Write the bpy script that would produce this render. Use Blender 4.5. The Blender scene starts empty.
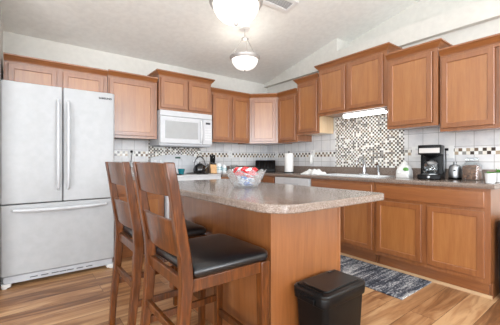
import bpy, math, random
from mathutils import Vector, Matrix
random.seed(7)
S = bpy.context.scene
COL = S.collection

# ------------------------------------------------------------------ camera
CAMX, CAMY, CAMZ, YAW, FPX = -3.4936, -4.0665, 1.093, 0.6527, 296.27
cd = bpy.data.cameras.new('camera')
cd.sensor_width = 36.0
cd.lens = FPX / 500 * 36
cd.shift_y = -0.003
cd.clip_start = 0.05
cam = bpy.data.objects.new('camera', cd)
cam.location = (CAMX, CAMY, CAMZ)
cam.rotation_euler = (math.pi / 2, 0, -YAW)
COL.objects.link(cam)
S.camera = cam

# ------------------------------------------------------------------ world, daylight, exposure
w = bpy.data.worlds.new('world')
S.world = w
w.use_nodes = True
wn = w.node_tree.nodes
wn['Background'].inputs[0].default_value = (0.80, 0.90, 1.0, 1)
wn['Background'].inputs[1].default_value = 2.2


def area(name, loc, target, sx, sy, power, color):
    l = bpy.data.lights.new(name, 'AREA')
    l.shape = 'RECTANGLE'
    l.size, l.size_y = sx, sy
    l.energy = power
    l.color = color
    o = bpy.data.objects.new(name, l)
    o.location = loc
    d = Vector(target) - Vector(loc)
    o.rotation_euler = d.to_track_quat('-Z', 'Y').to_euler()
    COL.objects.link(o)
    return o


# daylight at unseen openings; left, high and right windows are added for light
DAY = (0.93, 0.96, 1.0)
area('added_light_left', (-6.12, -4.6, 1.45), (-3.6, -3.4, 3.2), 3.0, 1.9, 145, DAY)  # added window light for general daylight, aimed up to brighten the ceiling
area('added_light_high', (-2.9, -7.12, 2.85), (-2.6, -2, 2.6), 5.0, 1.2, 78, DAY)  # added high light that gives the upper doors their sheen
area('daylight_patio_door', (-4.6, -7.12, 1.25), (-3.6, -4, 3.0), 1.5, 2.2, 66, DAY)
area('daylight_side_window', (-2.3, -7.12, 1.4), (-2.2, -3, 1.2), 0.5, 0.9, 30, DAY)
area('added_light_right', (-0.9, -7.12, 1.5), (-1.2, -4, 3.0), 1.3, 1.3, 66, DAY)  # added window light for broad soft fill

S.view_settings.view_transform = 'Standard'
S.view_settings.look = 'None'
S.view_settings.gamma = 1.0
S.view_settings.use_curve_mapping = False
S.view_settings.exposure = 0.54
S.cycles.use_denoising = True
S.cycles.max_bounces = 10
S.cycles.diffuse_bounces = 5
S.cycles.sample_clamp_indirect = 6


# ------------------------------------------------------------------ materials
def srgb(r, g, b):
    f = lambda c: (c / 255 / 12.92) if c / 255 <= 0.04045 else ((c / 255 + 0.055) / 1.055) ** 2.4
    return (f(r), f(g), f(b), 1)


class NT:
    def __init__(s, name):
        s.m = bpy.data.materials.new(name)
        s.m.use_nodes = True
        s.t = s.m.node_tree
        s.b = s.t.nodes['Principled BSDF']

    def n(s, t, **kw):
        x = s.t.nodes.new(t)
        for k, v in kw.items():
            if k.startswith('i_'):
                k = k[2:]
                x.inputs[int(k) if k.isdigit() else k].default_value = v
            else:
                setattr(x, k, v)
        return x

    def l(s, a, ao, b, bi):
        s.t.links.new(a.outputs[ao], b.inputs[bi])

    def set(s, **kw):
        for k, v in kw.items():
            s.b.inputs[k.replace('_', ' ')].default_value = v

    def coords(s, scale=(1, 1, 1), rot=(0, 0, 0), kind='Object'):
        tc = s.n('ShaderNodeTexCoord')
        mp = s.n('ShaderNodeMapping')
        mp.inputs['Scale'].default_value = scale
        mp.inputs['Rotation'].default_value = rot
        s.l(tc, kind, mp, 'Vector')
        return mp

    def ramp(s, stops, interp='LINEAR'):
        r = s.n('ShaderNodeValToRGB')
        r.color_ramp.interpolation = interp
        e = r.color_ramp.elements
        while len(e) < len(stops):
            e.new(0.5)
        for i, (p, c) in enumerate(stops):
            e[i].position = p
            e[i].color = c
        return r

    def math(s, op, a=None, b=None):
        x = s.n('ShaderNodeMath', operation=op)
        for i, q in enumerate((a, b)):
            if q is None:
                continue
            if isinstance(q, tuple):
                s.l(q[0], q[1], x, i)
            else:
                x.inputs[i].default_value = q
        return x


def plain(name, c, rough=0.5, metal=0.0, coat=0.0, **kw):
    k = NT(name)
    mp = k.coords((9, 9, 9))
    nz = k.n('ShaderNodeTexNoise', i_Scale=2.0, i_Detail=2.0)
    k.l(mp, 0, nz, 'Vector')
    d = tuple(x * 0.94 for x in c[:3]) + (1,)
    r = k.ramp([(0.35, d), (0.65, c)])
    k.l(nz, 'Fac', r, 0)
    k.l(r, 0, k.b, 'Base Color')
    k.set(Roughness=rough, Metallic=metal)
    k.b.inputs['Coat Weight'].default_value = coat
    k.b.inputs['Coat Roughness'].default_value = 0.1
    for a, v in kw.items():
        k.b.inputs[a.replace('_', ' ')].default_value = v
    return k.m


def wood(name, dark, mid, light, scale=(14, 14, 1.1), rough=0.42, coat=1.0, cr=0.27, ior=1.68, spec=0.5):
    k = NT(name)
    mp = k.coords(scale)
    n1 = k.n('ShaderNodeTexNoise', i_Scale=1.6, i_Detail=6.0, i_Roughness=0.62, i_Distortion=0.6)
    k.l(mp, 0, n1, 'Vector')
    mp2 = k.coords(tuple(q * 5 for q in scale))
    n2 = k.n('ShaderNodeTexNoise', i_Scale=1.5, i_Detail=3.0)
    k.l(mp2, 0, n2, 'Vector')
    a = k.math('MULTIPLY', (n2, 'Fac'), 0.3)
    b = k.math('MULTIPLY', (n1, 'Fac'), 0.7)
    c = k.math('ADD', (a, 0), (b, 0))
    r = k.ramp([(0.3, dark), (0.5, mid), (0.72, light)])
    k.l(c, 0, r, 0)
    k.l(r, 0, k.b, 'Base Color')
    k.set(Roughness=rough)
    k.b.inputs['Coat Weight'].default_value = coat
    k.b.inputs['Coat Roughness'].default_value = cr
    k.b.inputs['Coat IOR'].default_value = ior
    k.b.inputs['Specular IOR Level'].default_value = spec
    return k.m


MAT = {}
MAT['maple'] = wood('maple_vertical', srgb(124, 71, 32), srgb(139, 83, 40), srgb(152, 96, 50))
MAT['maple_panel'] = wood('maple_panel', srgb(142, 86, 41), srgb(157, 100, 50), srgb(170, 113, 61))
MAT['maple_h'] = wood('maple_horizontal', srgb(124, 71, 32), srgb(139, 83, 40), srgb(152, 96, 50), (1.1, 14, 14))
MAT['maple_side'] = wood('maple_plain_side', srgb(214, 180, 138), srgb(224, 194, 154), srgb(232, 206, 168), (10, 10, 1))
MAT['stool_wood'] = wood('stool_wood', srgb(40, 19, 5), srgb(80, 40, 11), srgb(120, 67, 24), (22, 22, 2.2), 0.4, 0.5, 0.13, 1.5, 0.2)
MAT['knife_wood'] = wood('knife_block_wood', srgb(190, 140, 84), srgb(208, 160, 102), srgb(222, 178, 120), (20, 20, 2))
MAT['white_gloss'] = plain('white_appliance', srgb(203, 205, 208), 0.3, 0, 0.0, Specular_IOR_Level=0.25)
MAT['fridge_white'] = plain('refrigerator_white', srgb(178, 180, 182), 0.3, 0, 0.0, Specular_IOR_Level=0.22)
MAT['white_handle'] = plain('white_handle', srgb(226, 227, 229), 0.25, 0, 0.4)
MAT['fridge_handle'] = plain('refrigerator_handle', srgb(192, 195, 199), 0.3, 0, 0.2)
MAT['white_plastic'] = plain('white_plastic', srgb(228, 228, 226), 0.4)
MAT['grey_trim'] = plain('grey_plastic', srgb(150, 153, 158), 0.4)
MAT['dark_gap'] = plain('dark_gasket', srgb(50, 50, 54), 0.6)
MAT['grille'] = plain('grey_grille', srgb(186, 189, 194), 0.4)
MAT['vent_dark'] = plain('vent_slot', srgb(88, 90, 95), 0.6)
MAT['wall'] = plain('wall_paint', srgb(207, 205, 198), 0.85)
MAT['ceiling'] = plain('ceiling_paint', srgb(234, 235, 231), 0.9)
MAT['trim_white'] = plain('shoe_moulding', srgb(192, 158, 120), 0.6)
MAT['chrome'] = plain('chrome', srgb(215, 218, 222), 0.12, 1.0)
MAT['steel'] = plain('brushed_steel', srgb(176, 178, 181), 0.4, 1.0)
MAT['nickel'] = plain('brushed_nickel', srgb(182, 178, 174), 0.48, 0.6)
MAT['black_plastic'] = plain('black_plastic', srgb(10, 10, 11), 0.4, Specular_IOR_Level=0.2)
MAT['black_matte'] = plain('black_matte', srgb(30, 30, 33), 0.5)
MAT['black_lid'] = plain('black_lid', srgb(14, 14, 15), 0.34, 0, 0.0, Specular_IOR_Level=0.4)
MAT['black_gloss'] = plain('black_enamel', srgb(14, 14, 17), 0.08, 0, 0.8)
MAT['leather'] = plain('black_leather', srgb(16, 16, 19), 0.3, 0, 0.15)
MAT['window_grey'] = plain('microwave_window', srgb(168, 170, 171), 0.18, 0, 0.5)
MAT['teal'] = plain('teal_glaze', srgb(24, 110, 122), 0.2, 0, 0.4)
MAT['teal_pale'] = plain('teal_print', srgb(88, 166, 178), 0.4)
MAT['green'] = plain('green_plastic', srgb(96, 158, 72), 0.4)
MAT['leaf'] = plain('leaf_green', srgb(70, 128, 44), 0.5)
MAT['soil'] = plain('potting_soil', srgb(50, 38, 28), 0.9)
MAT['paper'] = plain('paper_towel', srgb(238, 238, 236), 0.9)
MAT['cloth'] = plain('white_cloth', srgb(232, 233, 232), 0.9)
MAT['red_wrap'] = plain('red_wrapper', srgb(214, 40, 48), 0.25, 0, 0.5)
MAT['white_wrap'] = plain('white_wrapper', srgb(232, 236, 240), 0.25, 0, 0.5)
MAT['blue_wrap'] = plain('blue_wrapper', srgb(30, 108, 190), 0.25, 0, 0.5)
MAT['cord'] = plain('black_cord', srgb(20, 20, 20), 0.5)
MAT['porcelain'] = plain('porcelain', srgb(236, 240, 242), 0.2, 0, 0.5)
MAT['sky_card'] = plain('exterior_ground', srgb(150, 160, 130), 0.9)


def glass(name, tint=(0.97, 0.99, 1.0, 1), opac=0.03, haze=0.0):
    """thin clear glass: mostly see-through with a fresnel sheen"""
    k = NT(name)
    tr = k.n('ShaderNodeBsdfTransparent')
    tr.inputs[0].default_value = tint
    gl = k.n('ShaderNodeBsdfGlossy')
    gl.inputs['Color'].default_value = (1, 1, 1, 1)
    gl.inputs['Roughness'].default_value = 0.1
    lw = k.n('ShaderNodeLayerWeight', i_Blend=0.3)
    a = k.math('MULTIPLY', (lw, 'Fresnel'), 0.35)
    b = k.math('ADD', (a, 0), opac)
    b.use_clamp = True
    mx = k.n('ShaderNodeMixShader')
    k.l(b, 0, mx, 0)
    k.l(tr, 0, mx, 1)
    k.l(gl, 0, mx, 2)
    df = k.n('ShaderNodeBsdfDiffuse')
    df.inputs[0].default_value = (.9, .93, .95, 1)
    m2 = k.n('ShaderNodeMixShader')
    m2.inputs[0].default_value = haze
    k.l(mx, 0, m2, 1)
    k.l(df, 0, m2, 2)
    out = k.t.nodes['Material Output']
    k.l(m2, 0, out, 'Surface')
    return k.m


MAT['glass'] = glass('clear_glass')
MAT['cut_glass'] = glass('fluted_glass', opac=0.06, haze=0.13)
MAT['pane'] = glass('window_glass', (1, 1, 1, 1), 0.03)


def emit(name, c, st, base=(0.9, 0.9, 0.88, 1)):
    k = NT(name)
    k.set(Roughness=0.4)
    k.b.inputs['Base Color'].default_value = base
    k.b.inputs['Emission Color'].default_value = c
    k.b.inputs['Emission Strength'].default_value = st
    return k.m


MAT['lamp_glass'] = emit('lit_alabaster_glass', (1.0, 0.97, 0.93, 1), 0.55)
MAT['tube_light'] = emit('lit_diffuser', (0.97, 1.0, 0.98, 1), 5.0)
MAT['display'] = emit('clock_display', (0.05, 0.3, 0.2, 1), 0.12, (0.01, 0.03, 0.02, 1))


def laminate():
    k = NT('speckled_laminate')
    mp = k.coords((1, 1, 1))
    n1 = k.n('ShaderNodeTexNoise', i_Scale=130.0, i_Detail=3.0, i_Roughness=0.7)
    n2 = k.n('ShaderNodeTexVoronoi', i_Scale=260.0)
    k.l(mp, 0, n1, 'Vector')
    k.l(mp, 0, n2, 'Vector')
    sx = k.n('ShaderNodeSeparateColor')
    k.l(n2, 'Color', sx, 0)
    a = k.math('MULTIPLY', (sx, 0), 0.5)
    b = k.math('MULTIPLY', (n1, 'Fac'), 0.5)
    c = k.math('ADD', (a, 0), (b, 0))
    r = k.ramp([(0.2, srgb(100, 86, 77)), (0.42, srgb(124, 109, 99)), (0.58, srgb(134, 119, 109)), (0.8, srgb(156, 142, 132))])
    k.l(c, 0, r, 0)
    k.l(r, 0, k.b, 'Base Color')
    k.set(Roughness=0.2)
    k.b.inputs['Coat Weight'].default_value = 0.3
    k.b.inputs['Coat Roughness'].default_value = 0.06
    return k.m


MAT['laminate'] = laminate()


def planks():
    k = NT('wood_plank_floor')
    mp = k.coords((1, 1, 1))
    br = k.n('ShaderNodeTexBrick', offset=0.37, i_Scale=1.0)
    br.inputs['Brick Width'].default_value = 1.25
    br.inputs['Row Height'].default_value = 0.17
    br.inputs['Mortar Size'].default_value = 0.0016
    br.inputs['Color1'].default_value = (0, 0, 0, 1)
    br.inputs['Color2'].default_value = (1, 1, 1, 1)
    br.inputs['Mortar'].default_value = (0.5, 0.5, 0.5, 1)
    k.l(mp, 0, br, 'Vector')
    mg = k.coords((1.3, 11, 1))
    # shift the grain from plank to plank
    add = k.n('ShaderNodeVectorMath', operation='MULTIPLY_ADD')
    k.l(br, 'Color', add, 0)
    add.inputs[1].default_value = (7, 13, 3)
    k.l(mg, 0, add, 2)
    n1 = k.n('ShaderNodeTexNoise', i_Scale=1.0, i_Detail=5.0, i_Roughness=0.6, i_Distortion=1.3)
    k.l(add, 0, n1, 'Vector')
    bw = k.n('ShaderNodeRGBToBW')
    k.l(br, 'Color', bw, 0)
    a = k.math('MULTIPLY', (bw, 0), 0.26)
    b = k.math('MULTIPLY', (n1, 'Fac'), 0.95)
    c = k.math('ADD', (a, 0), (b, 0))
    r = k.ramp([(0.33, srgb(94, 60, 37)), (0.48, srgb(136, 93, 59)), (0.6, srgb(166, 121, 82)), (0.78, srgb(198, 158, 116))])
    k.l(c, 0, r, 0)
    mx = k.n('ShaderNodeMix', data_type='RGBA')
    k.l(br, 'Fac', mx, 0)
    k.l(r, 0, mx, 6)
    mx.inputs[7].default_value = srgb(80, 50, 30)
    k.l(mx, 2, k.b, 'Base Color')
    k.set(Roughness=0.36)
    return k.m


MAT['floor'] = planks()


def tile(name, ax):
    """6 inch grey marbled tile; ax = the world axis that runs along the wall"""
    k = NT(name)
    tc = k.n('ShaderNodeTexCoord')
    sp = k.n('ShaderNodeSeparateXYZ')
    k.l(tc, 'Object', sp, 0)
    cb = k.n('ShaderNodeCombineXYZ')
    k.l(sp, ax, cb, 0)
    k.l(sp, 'Z', cb, 1)
    br = k.n('ShaderNodeTexBrick', offset=0.0, i_Scale=1.0)
    br.inputs['Brick Width'].default_value = 0.155
    br.inputs['Row Height'].default_value = 0.155
    br.inputs['Mortar Size'].default_value = 0.0022
    br.inputs['Color1'].default_value = (0.0, 0, 0, 1)
    br.inputs['Color2'].default_value = (1, 1, 1, 1)
    k.l(cb, 0, br, 'Vector')
    nz = k.n('ShaderNodeTexNoise', i_Scale=9.0, i_Detail=4.0, i_Roughness=0.6)
    k.l(cb, 0, nz, 'Vector')
    bw = k.n('ShaderNodeRGBToBW')
    k.l(br, 'Color', bw, 0)
    a = k.math('MULTIPLY', (bw, 0), 0.25)
    b = k.math('MULTIPLY', (nz, 'Fac'), 0.8)
    c = k.math('ADD', (a, 0), (b, 0))
    r = k.ramp([(0.3, srgb(196, 197, 200)), (0.5, srgb(212, 212, 213)), (0.75, srgb(224, 223, 221))])
    k.l(c, 0, r, 0)
    mx = k.n('ShaderNodeMix', data_type='RGBA')
    k.l(br, 'Fac', mx, 0)
    k.l(r, 0, mx, 6)
    mx.inputs[7].default_value = srgb(150, 148, 146)
    k.l(mx, 2, k.b, 'Base Color')
    k.set(Roughness=0.28)
    return k.m


MAT['tile_x'] = tile('grey_tile_back', 'X')
MAT['tile_y'] = tile('grey_tile_right', 'Y')


def mosaic(name, ax, size, pal_a, pal_b, grout, gw=0.09):
    k = NT(name)
    tc = k.n('ShaderNodeTexCoord')
    sp = k.n('ShaderNodeSeparateXYZ')
    k.l(tc, 'Object', sp, 0)
    u = k.math('DIVIDE', (sp, ax), size)
    v = k.math('DIVIDE', (sp, 'Z'), size)
    fu, fv = k.math('FLOOR', (u, 0)), k.math('FLOOR', (v, 0))
    cb = k.n('ShaderNodeCombineXYZ')
    k.l(fu, 0, cb, 0)
    k.l(fv, 0, cb, 1)
    wnz = k.n('ShaderNodeTexWhiteNoise', noise_dimensions='2D')
    k.l(cb, 0, wnz, 'Vector')
    sm = k.math('ADD', (fu, 0), (fv, 0))
    par = k.math('FLOORED_MODULO', (sm, 0), 2.0)
    ra = k.ramp([(i / len(pal_a), c) for i, c in enumerate(pal_a)], 'CONSTANT')
    rb = k.ramp([(i / len(pal_b), c) for i, c in enumerate(pal_b)], 'CONSTANT')
    k.l(wnz, 'Value', ra, 0)
    k.l(wnz, 'Value', rb, 0)
    mx = k.n('ShaderNodeMix', data_type='RGBA')
    k.l(par, 0, mx, 0)
    k.l(ra, 0, mx, 6)
    k.l(rb, 0, mx, 7)
    gu, gv = k.math('FRACT', (u, 0)), k.math('FRACT', (v, 0))
    l1, l2 = k.math('LESS_THAN', (gu, 0), gw), k.math('LESS_THAN', (gv, 0), gw)
    g = k.math('MAXIMUM', (l1, 0), (l2, 0))
    m2 = k.n('ShaderNodeMix', data_type='RGBA')
    k.l(g, 0, m2, 0)
    k.l(mx, 2, m2, 6)
    m2.inputs[7].default_value = grout
    k.l(m2, 2, k.b, 'Base Color')
    k.set(Roughness=0.2)
    return k.m


CR, WH, TN, BR, DK, GY = srgb(226, 222, 212), srgb(238, 238, 234), srgb(170, 152, 130), srgb(110, 90, 74), srgb(64, 54, 50), srgb(140, 138, 134)
for ax in 'XY':
    MAT['mosaic_' + ax] = mosaic('glass_mosaic_' + ax, ax, 0.0235, [CR, WH, WH, WH, CR, WH, GY], [DK, BR, DK, GY, WH, DK, BR], srgb(206, 202, 194))
    MAT['border_' + ax] = mosaic('mosaic_border_' + ax, ax, 0.033, [CR, WH, WH, CR], [DK, BR, TN, DK, GY, BR], srgb(198, 192, 182), 0.06)


def rug_mat():
    k = NT('striped_rug')
    mp = k.coords((1.6, 15, 1))
    n1 = k.n('ShaderNodeTexNoise', i_Scale=1.0, i_Detail=6.0, i_Roughness=0.75, i_Distortion=0.4)
    k.l(mp, 0, n1, 'Vector')
    n2 = k.n('ShaderNodeTexNoise', i_Scale=70.0, i_Detail=2.0)
    m2 = k.coords((1, 1, 1))
    k.l(m2, 0, n2, 'Vector')
    a = k.math('MULTIPLY', (n2, 'Fac'), 0.42)
    b = k.math('MULTIPLY', (n1, 'Fac'), 0.85)
    c = k.math('ADD', (a, 0), (b, 0))
    r = k.ramp([(0.5, srgb(26, 31, 44)), (0.59, srgb(54, 60, 73)), (0.66, srgb(116, 119, 126)), (0.73, srgb(186, 187, 188)), (0.84, srgb(216, 214, 208))])
    k.l(c, 0, r, 0)
    k.l(r, 0, k.b, 'Base Color')
    k.set(Roughness=0.95)
    return k.m


MAT['rug'] = rug_mat()


def bean_mat():
    k = NT('roasted_beans')
    mp = k.coords((1, 1, 1))
    vo = k.n('ShaderNodeTexVoronoi', i_Scale=85.0)
    k.l(mp, 0, vo, 'Vector')
    sc_ = k.n('ShaderNodeSeparateColor')
    k.l(vo, 'Color', sc_, 0)
    r = k.ramp([(0.0, srgb(62, 38, 26)), (0.5, srgb(112, 74, 52)), (1.0, srgb(160, 116, 88))])
    k.l(sc_, 0, r, 0)
    k.l(r, 0, k.b, 'Base Color')
    bp = k.n('ShaderNodeBump', i_Strength=0.8, i_Distance=0.004)
    k.l(vo, 'Distance', bp, 'Height')
    k.l(bp, 0, k.b, 'Normal')
    k.set(Roughness=0.6)
    return k.m


MAT['beans'] = bean_mat()


# ------------------------------------------------------------------ mesh helpers
class MB:
    def __init__(s):
        s.v, s.f = [], []

    def add(s, vs, fs):
        b = len(s.v)
        s.v += [tuple(p) for p in vs]
        s.f += [tuple(b + i for i in f) for f in fs]
        return s

    def box(s, x0, x1, y0, y1, z0, z1):
        vs = [(x, y, z) for z in (z0, z1) for y in (y0, y1) for x in (x0, x1)]
        return s.add(vs, [(0, 2, 3, 1), (4, 5, 7, 6), (0, 1, 5, 4), (2, 6, 7, 3), (0, 4, 6, 2), (1, 3, 7, 5)])

    def loft(s, rings, cap=True, close=True):
        n = len(rings[0])
        vs = [p for r in rings for p in r]
        fs = []
        for i in range(len(rings) - 1):
            for j in range(n if close else n - 1):
                a, b = i * n + j, i * n + (j + 1) % n
                fs.append((a, b, b + n, a + n))
        if cap:
            fs.append(tuple(range(n - 1, -1, -1)))
            fs.append(tuple((len(rings) - 1) * n + j for j in range(n)))
        return s.add(vs, fs)

    def bar(s, pts, wx, wy):
        """post of rectangular section, lofted through horizontal rings"""
        rings = []
        for i, p in enumerate(pts):
            a = (wx[i] if isinstance(wx, (list, tuple)) else wx) / 2
            b = (wy[i] if isinstance(wy, (list, tuple)) else wy) / 2
            rings.append([(p[0] - a, p[1] - b, p[2]), (p[0] + a, p[1] - b, p[2]), (p[0] + a, p[1] + b, p[2]), (p[0] - a, p[1] + b, p[2])])
        return s.loft(rings)

    def tube(s, pts, r, n=10):
        pts = [Vector(p) for p in pts]
        rings, up = [], None
        for i, p in enumerate(pts):
            d = (pts[min(i + 1, len(pts) - 1)] - pts[max(i - 1, 0)]).normalized()
            if up is None:
                up = Vector((0, 0, 1)) if abs(d.z) < 0.9 else Vector((1, 0, 0))
            a = d.cross(up).normalized()
            up = a.cross(d).normalized()
            rr = r[i] if isinstance(r, (list, tuple)) else r
            rings.append([p + rr * (math.cos(t) * a + math.sin(t) * up) for t in (2 * math.pi * j / n for j in range(n))])
        return s.loft(rings)

    def lathe(s, prof, n=24, c=(0, 0, 0), cap=True):
        rings = [[(c[0] + r * math.cos(t), c[1] + r * math.sin(t), c[2] + z) for t in (2 * math.pi * j / n for j in range(n))] for r, z in prof]
        return s.loft(rings, cap)

    def prism(s, poly, z0, z1):
        return s.loft([[(x, y, z0) for x, y in poly], [(x, y, z1) for x, y in poly]])

    def ball(s, c, r, n=12, m=8, mat=None):
        rings = []
        for i in range(m + 1):
            ph = math.pi * (i / m * 0.98 + 0.01)
            ring = []
            for j in range(n):
                t = 2 * math.pi * j / n
                p = Vector((r[0] * math.sin(ph) * math.cos(t), r[1] * math.sin(ph) * math.sin(t), -r[2] * math.cos(ph)))
                if mat:
                    p = mat @ p
                ring.append((c[0] + p.x, c[1] + p.y, c[2] + p.z))
            rings.append(ring)
        return s.loft(rings)

    def sweep(s, prof, path, d0=None, d1=None):
        """prof: (out, z) pairs closed; path: plan points, outward to the right of travel; d0/d1: direction of a virtual neighbour segment for mitred ends"""
        P = [Vector((p[0], p[1])) for p in path]
        zb = path[0][2]
        D = [(P[i + 1] - P[i]).normalized() for i in range(len(P) - 1)]
        rings = []
        for i in range(len(P)):
            a = D[i - 1] if i > 0 else (Vector(d0).normalized() if d0 else D[0])
            b = D[i] if i < len(D) else (Vector(d1).normalized() if d1 else D[-1])
            na, nb = Vector((a.y, -a.x)), Vector((b.y, -b.x))
            m = (na + nb).normalized()
            m = m / max(0.3, m.dot(nb))
            rings.append([(P[i].x + m.x * o, P[i].y + m.y * o, zb + z) for o, z in prof])
        return s.loft(rings)

    def xf(s, M):
        s.v = [tuple(M @ Vector(p)) for p in s.v]
        return s


def obj(name, mb, mat, parent=None, loc=None, bevel=0, seg=2, angle=38, mats=None):
    me = bpy.data.meshes.new(name)
    me.from_pydata(mb.v, [], mb.f)
    me.validate()
    me.update()
    import bmesh
    bm = bmesh.new()
    bm.from_mesh(me)
    bmesh.ops.recalc_face_normals(bm, faces=bm.faces)
    bm.to_mesh(me)
    bm.free()
    me.polygons.foreach_set('use_smooth', [True] * len(me.polygons))
    me.set_sharp_from_angle(angle=math.radians(angle))
    me.materials.append(MAT[mat])
    o = bpy.data.objects.new(name, me)
    COL.objects.link(o)
    if loc:
        o.location = loc
    if parent:
        o.parent = parent
    if bevel:
        md = o.modifiers.new('bevel', 'BEVEL')
        md.width = bevel
        md.segments = seg
        md.limit_method = 'ANGLE'
        md.angle_limit = math.radians(40)
    return o


def tag(o, label, cat, group=None, kind=None):
    o['label'] = label
    o['category'] = cat
    if group:
        o['group'] = group
    if kind:
        o['kind'] = kind
    return o


def thing(name, label, cat, loc=(0, 0, 0), rz=0, group=None):
    o = bpy.data.objects.new(name, None)
    o.empty_display_size = 0.1
    o.location = loc
    o.rotation_euler = (0, 0, rz)
    COL.objects.link(o)
    return tag(o, label, cat, group)


def struct(name, mb, mat, parent=None, **kw):
    o = obj(name, mb, mat, parent, **kw)
    if not parent:
        o['kind'] = 'structure'
    return o


def dup(root, loc, rz=None, label=None, group=None):
    r = root.copy()
    COL.objects.link(r)
    r.location = loc
    if rz is not None:
        r.rotation_euler = (0, 0, rz)
    if label:
        r['label'] = label
    if group:
        r['group'] = group
    for ch in list(root.children):
        c = ch.copy()
        COL.objects.link(c)
        c.parent = r
        for g in ch.children:
            d = g.copy()
            COL.objects.link(d)
            d.parent = c
    return r


def rrect(x0, x1, y0, y1, r, n=6):
    """rounded rectangle, r = radii at (x0,y0),(x1,y0),(x1,y1),(x0,y1)"""
    if not isinstance(r, (tuple, list)):
        r = (r,) * 4
    P = []
    for (cx, cy, a0), q in zip(((x0, y0, 180), (x1, y0, 270), (x1, y1, 0), (x0, y1, 90)), r):
        sx = 1 if cx == x0 else -1
        sy = 1 if cy == y0 else -1
        for i in range(n + 1):
            t = math.radians(a0 + 90 * i / n)
            P.append((cx + sx * q + q * math.cos(t), cy + sy * q + q * math.sin(t)))
    return P


def text(name, body, size, mat, parent, M):
    cu = bpy.data.curves.new(name, 'FONT')
    cu.body = body
    cu.size = size
    cu.extrude = 0.0006
    cu.offset = 0.0011
    cu.align_x = 'CENTER'
    cu.align_y = 'CENTER'
    t = bpy.data.objects.new(name + '_curve', cu)
    COL.objects.link(t)
    dg = bpy.context.evaluated_depsgraph_get()
    me = bpy.data.meshes.new_from_object(t.evaluated_get(dg))
    bpy.data.objects.remove(t)
    me.name = name
    me.transform(M)
    me.materials.clear()
    me.materials.append(MAT[mat])
    o = bpy.data.objects.new(name, me)
    COL.objects.link(o)
    o.parent = parent
    return o


# ------------------------------------------------------------------ room shell
ZC = lambda y: 2.465 - 0.204 * y          # sloped ceiling height
YF, XL = -7.0, -6.0
struct('floor', MB().box(XL, 0.3, YF, 0, -0.06, 0), 'floor')
m = MB()
m.loft([[(XL - .1, 0.1, ZC(0.1)), (0.4, 0.1, ZC(0.1)), (0.4, 0.1, ZC(0.1) + .1), (XL - .1, 0.1, ZC(0.1) + .1)],
        [(XL - .1, YF - .1, ZC(YF - .1)), (0.4, YF - .1, ZC(YF - .1)), (0.4, YF - .1, ZC(YF - .1) + .1), (XL - .1, YF - .1, ZC(YF - .1) + .1)]])
struct('ceiling', m, 'ceiling')
struct('wall_back', MB().box(XL, 0.3, 0, 0.1, 0, 2.47), 'wall')
struct('wall_right', MB().box(0, 0.3, YF, 0, 0, 2.414), 'wall')
# the stepped plant ledge above the right-hand cabinets
YS = -1.556


def slopewall(x0, x1, ya, yb, z0):
    return MB().loft([[(x0, ya, z0), (x1, ya, z0), (x1, ya, ZC(ya)), (x0, ya, ZC(ya))],
                      [(x0, yb, z0), (x1, yb, z0), (x1, yb, ZC(yb)), (x0, yb, ZC(yb))]])


struct('trim_1', MB().box(-0.07, 0.3, YF, YS, 2.414, 2.605), 'wall')
struct('wall_right_corner', slopewall(-0.07, 0.3, 0, YS, 2.414), 'wall')
struct('wall_right_upper', slopewall(0.2, 0.3, YS, YF, 2.605), 'wall')
# short wall beside the refrigerator
struct('wall_left', slopewall(-3.80, -3.668, 0, -0.95, 0), 'wall')


def wall_open(name, axis, c0, c1, a0, a1, z1a, z1b, holes, zb=0):
    """wall with rectangular openings (a_lo, a_hi, z_lo, z_hi); axis = direction it runs along"""
    m = MB()

    def put(p, q, z0, zp, zq):
        if axis == 'x':
            m.loft([[(p, c0, z0), (p, c1, z0), (p, c1, zp), (p, c0, zp)], [(q, c0, z0), (q, c1, z0), (q, c1, zq), (q, c0, zq)]])
        else:
            m.loft([[(c0, p, z0), (c1, p, z0), (c1, p, zp), (c0, p, zp)], [(c0, q, z0), (c1, q, z0), (c1, q, zq), (c0, q, zq)]])
    zt = lambda a: z1a + (z1b - z1a) * (a - a0) / (a1 - a0)
    cur = a0
    for lo, hi, zl, zh in sorted(holes):
        put(cur, lo, zb, zt(cur), zt(lo))
        if zl > zb:
            put(lo, hi, zb, zl, zl)
        put(lo, hi, zh, zt(lo), zt(hi))
        cur = hi
    put(cur, a1, zb, zt(cur), zt(a1))
    return struct(name, m, 'wall')


holes_f = [(-5.4, -3.9, 0.08, 2.2), (-3.55, -3.15, 0.35, 1.9), (-2.55, -2.1, 0.9, 1.9), (-1.6, -0.3, 0.85, 2.1)]  # the last, right-hand opening is added to let in fill light
high_f = [(-5.5, -2.95, 2.3, 3.4), (-2.85, -0.3, 2.3, 3.4)]  # unseen openings added to light the upper cabinets
holes_l = [(-6.1, -3.1, 0.5, 2.35)]  # unseen opening added for general daylight
wall_open('wall_front', 'x', YF - .1, YF, XL, 0.3, 2.25, 2.25, holes_f)
wall_open('wall_front_upper', 'x', YF - .1, YF, XL, 0.3, ZC(YF), ZC(YF), high_f, 2.25)
wall_open('wall_left_far', 'y', XL - .1, XL, YF, 0, ZC(YF), ZC(0), holes_l)


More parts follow.
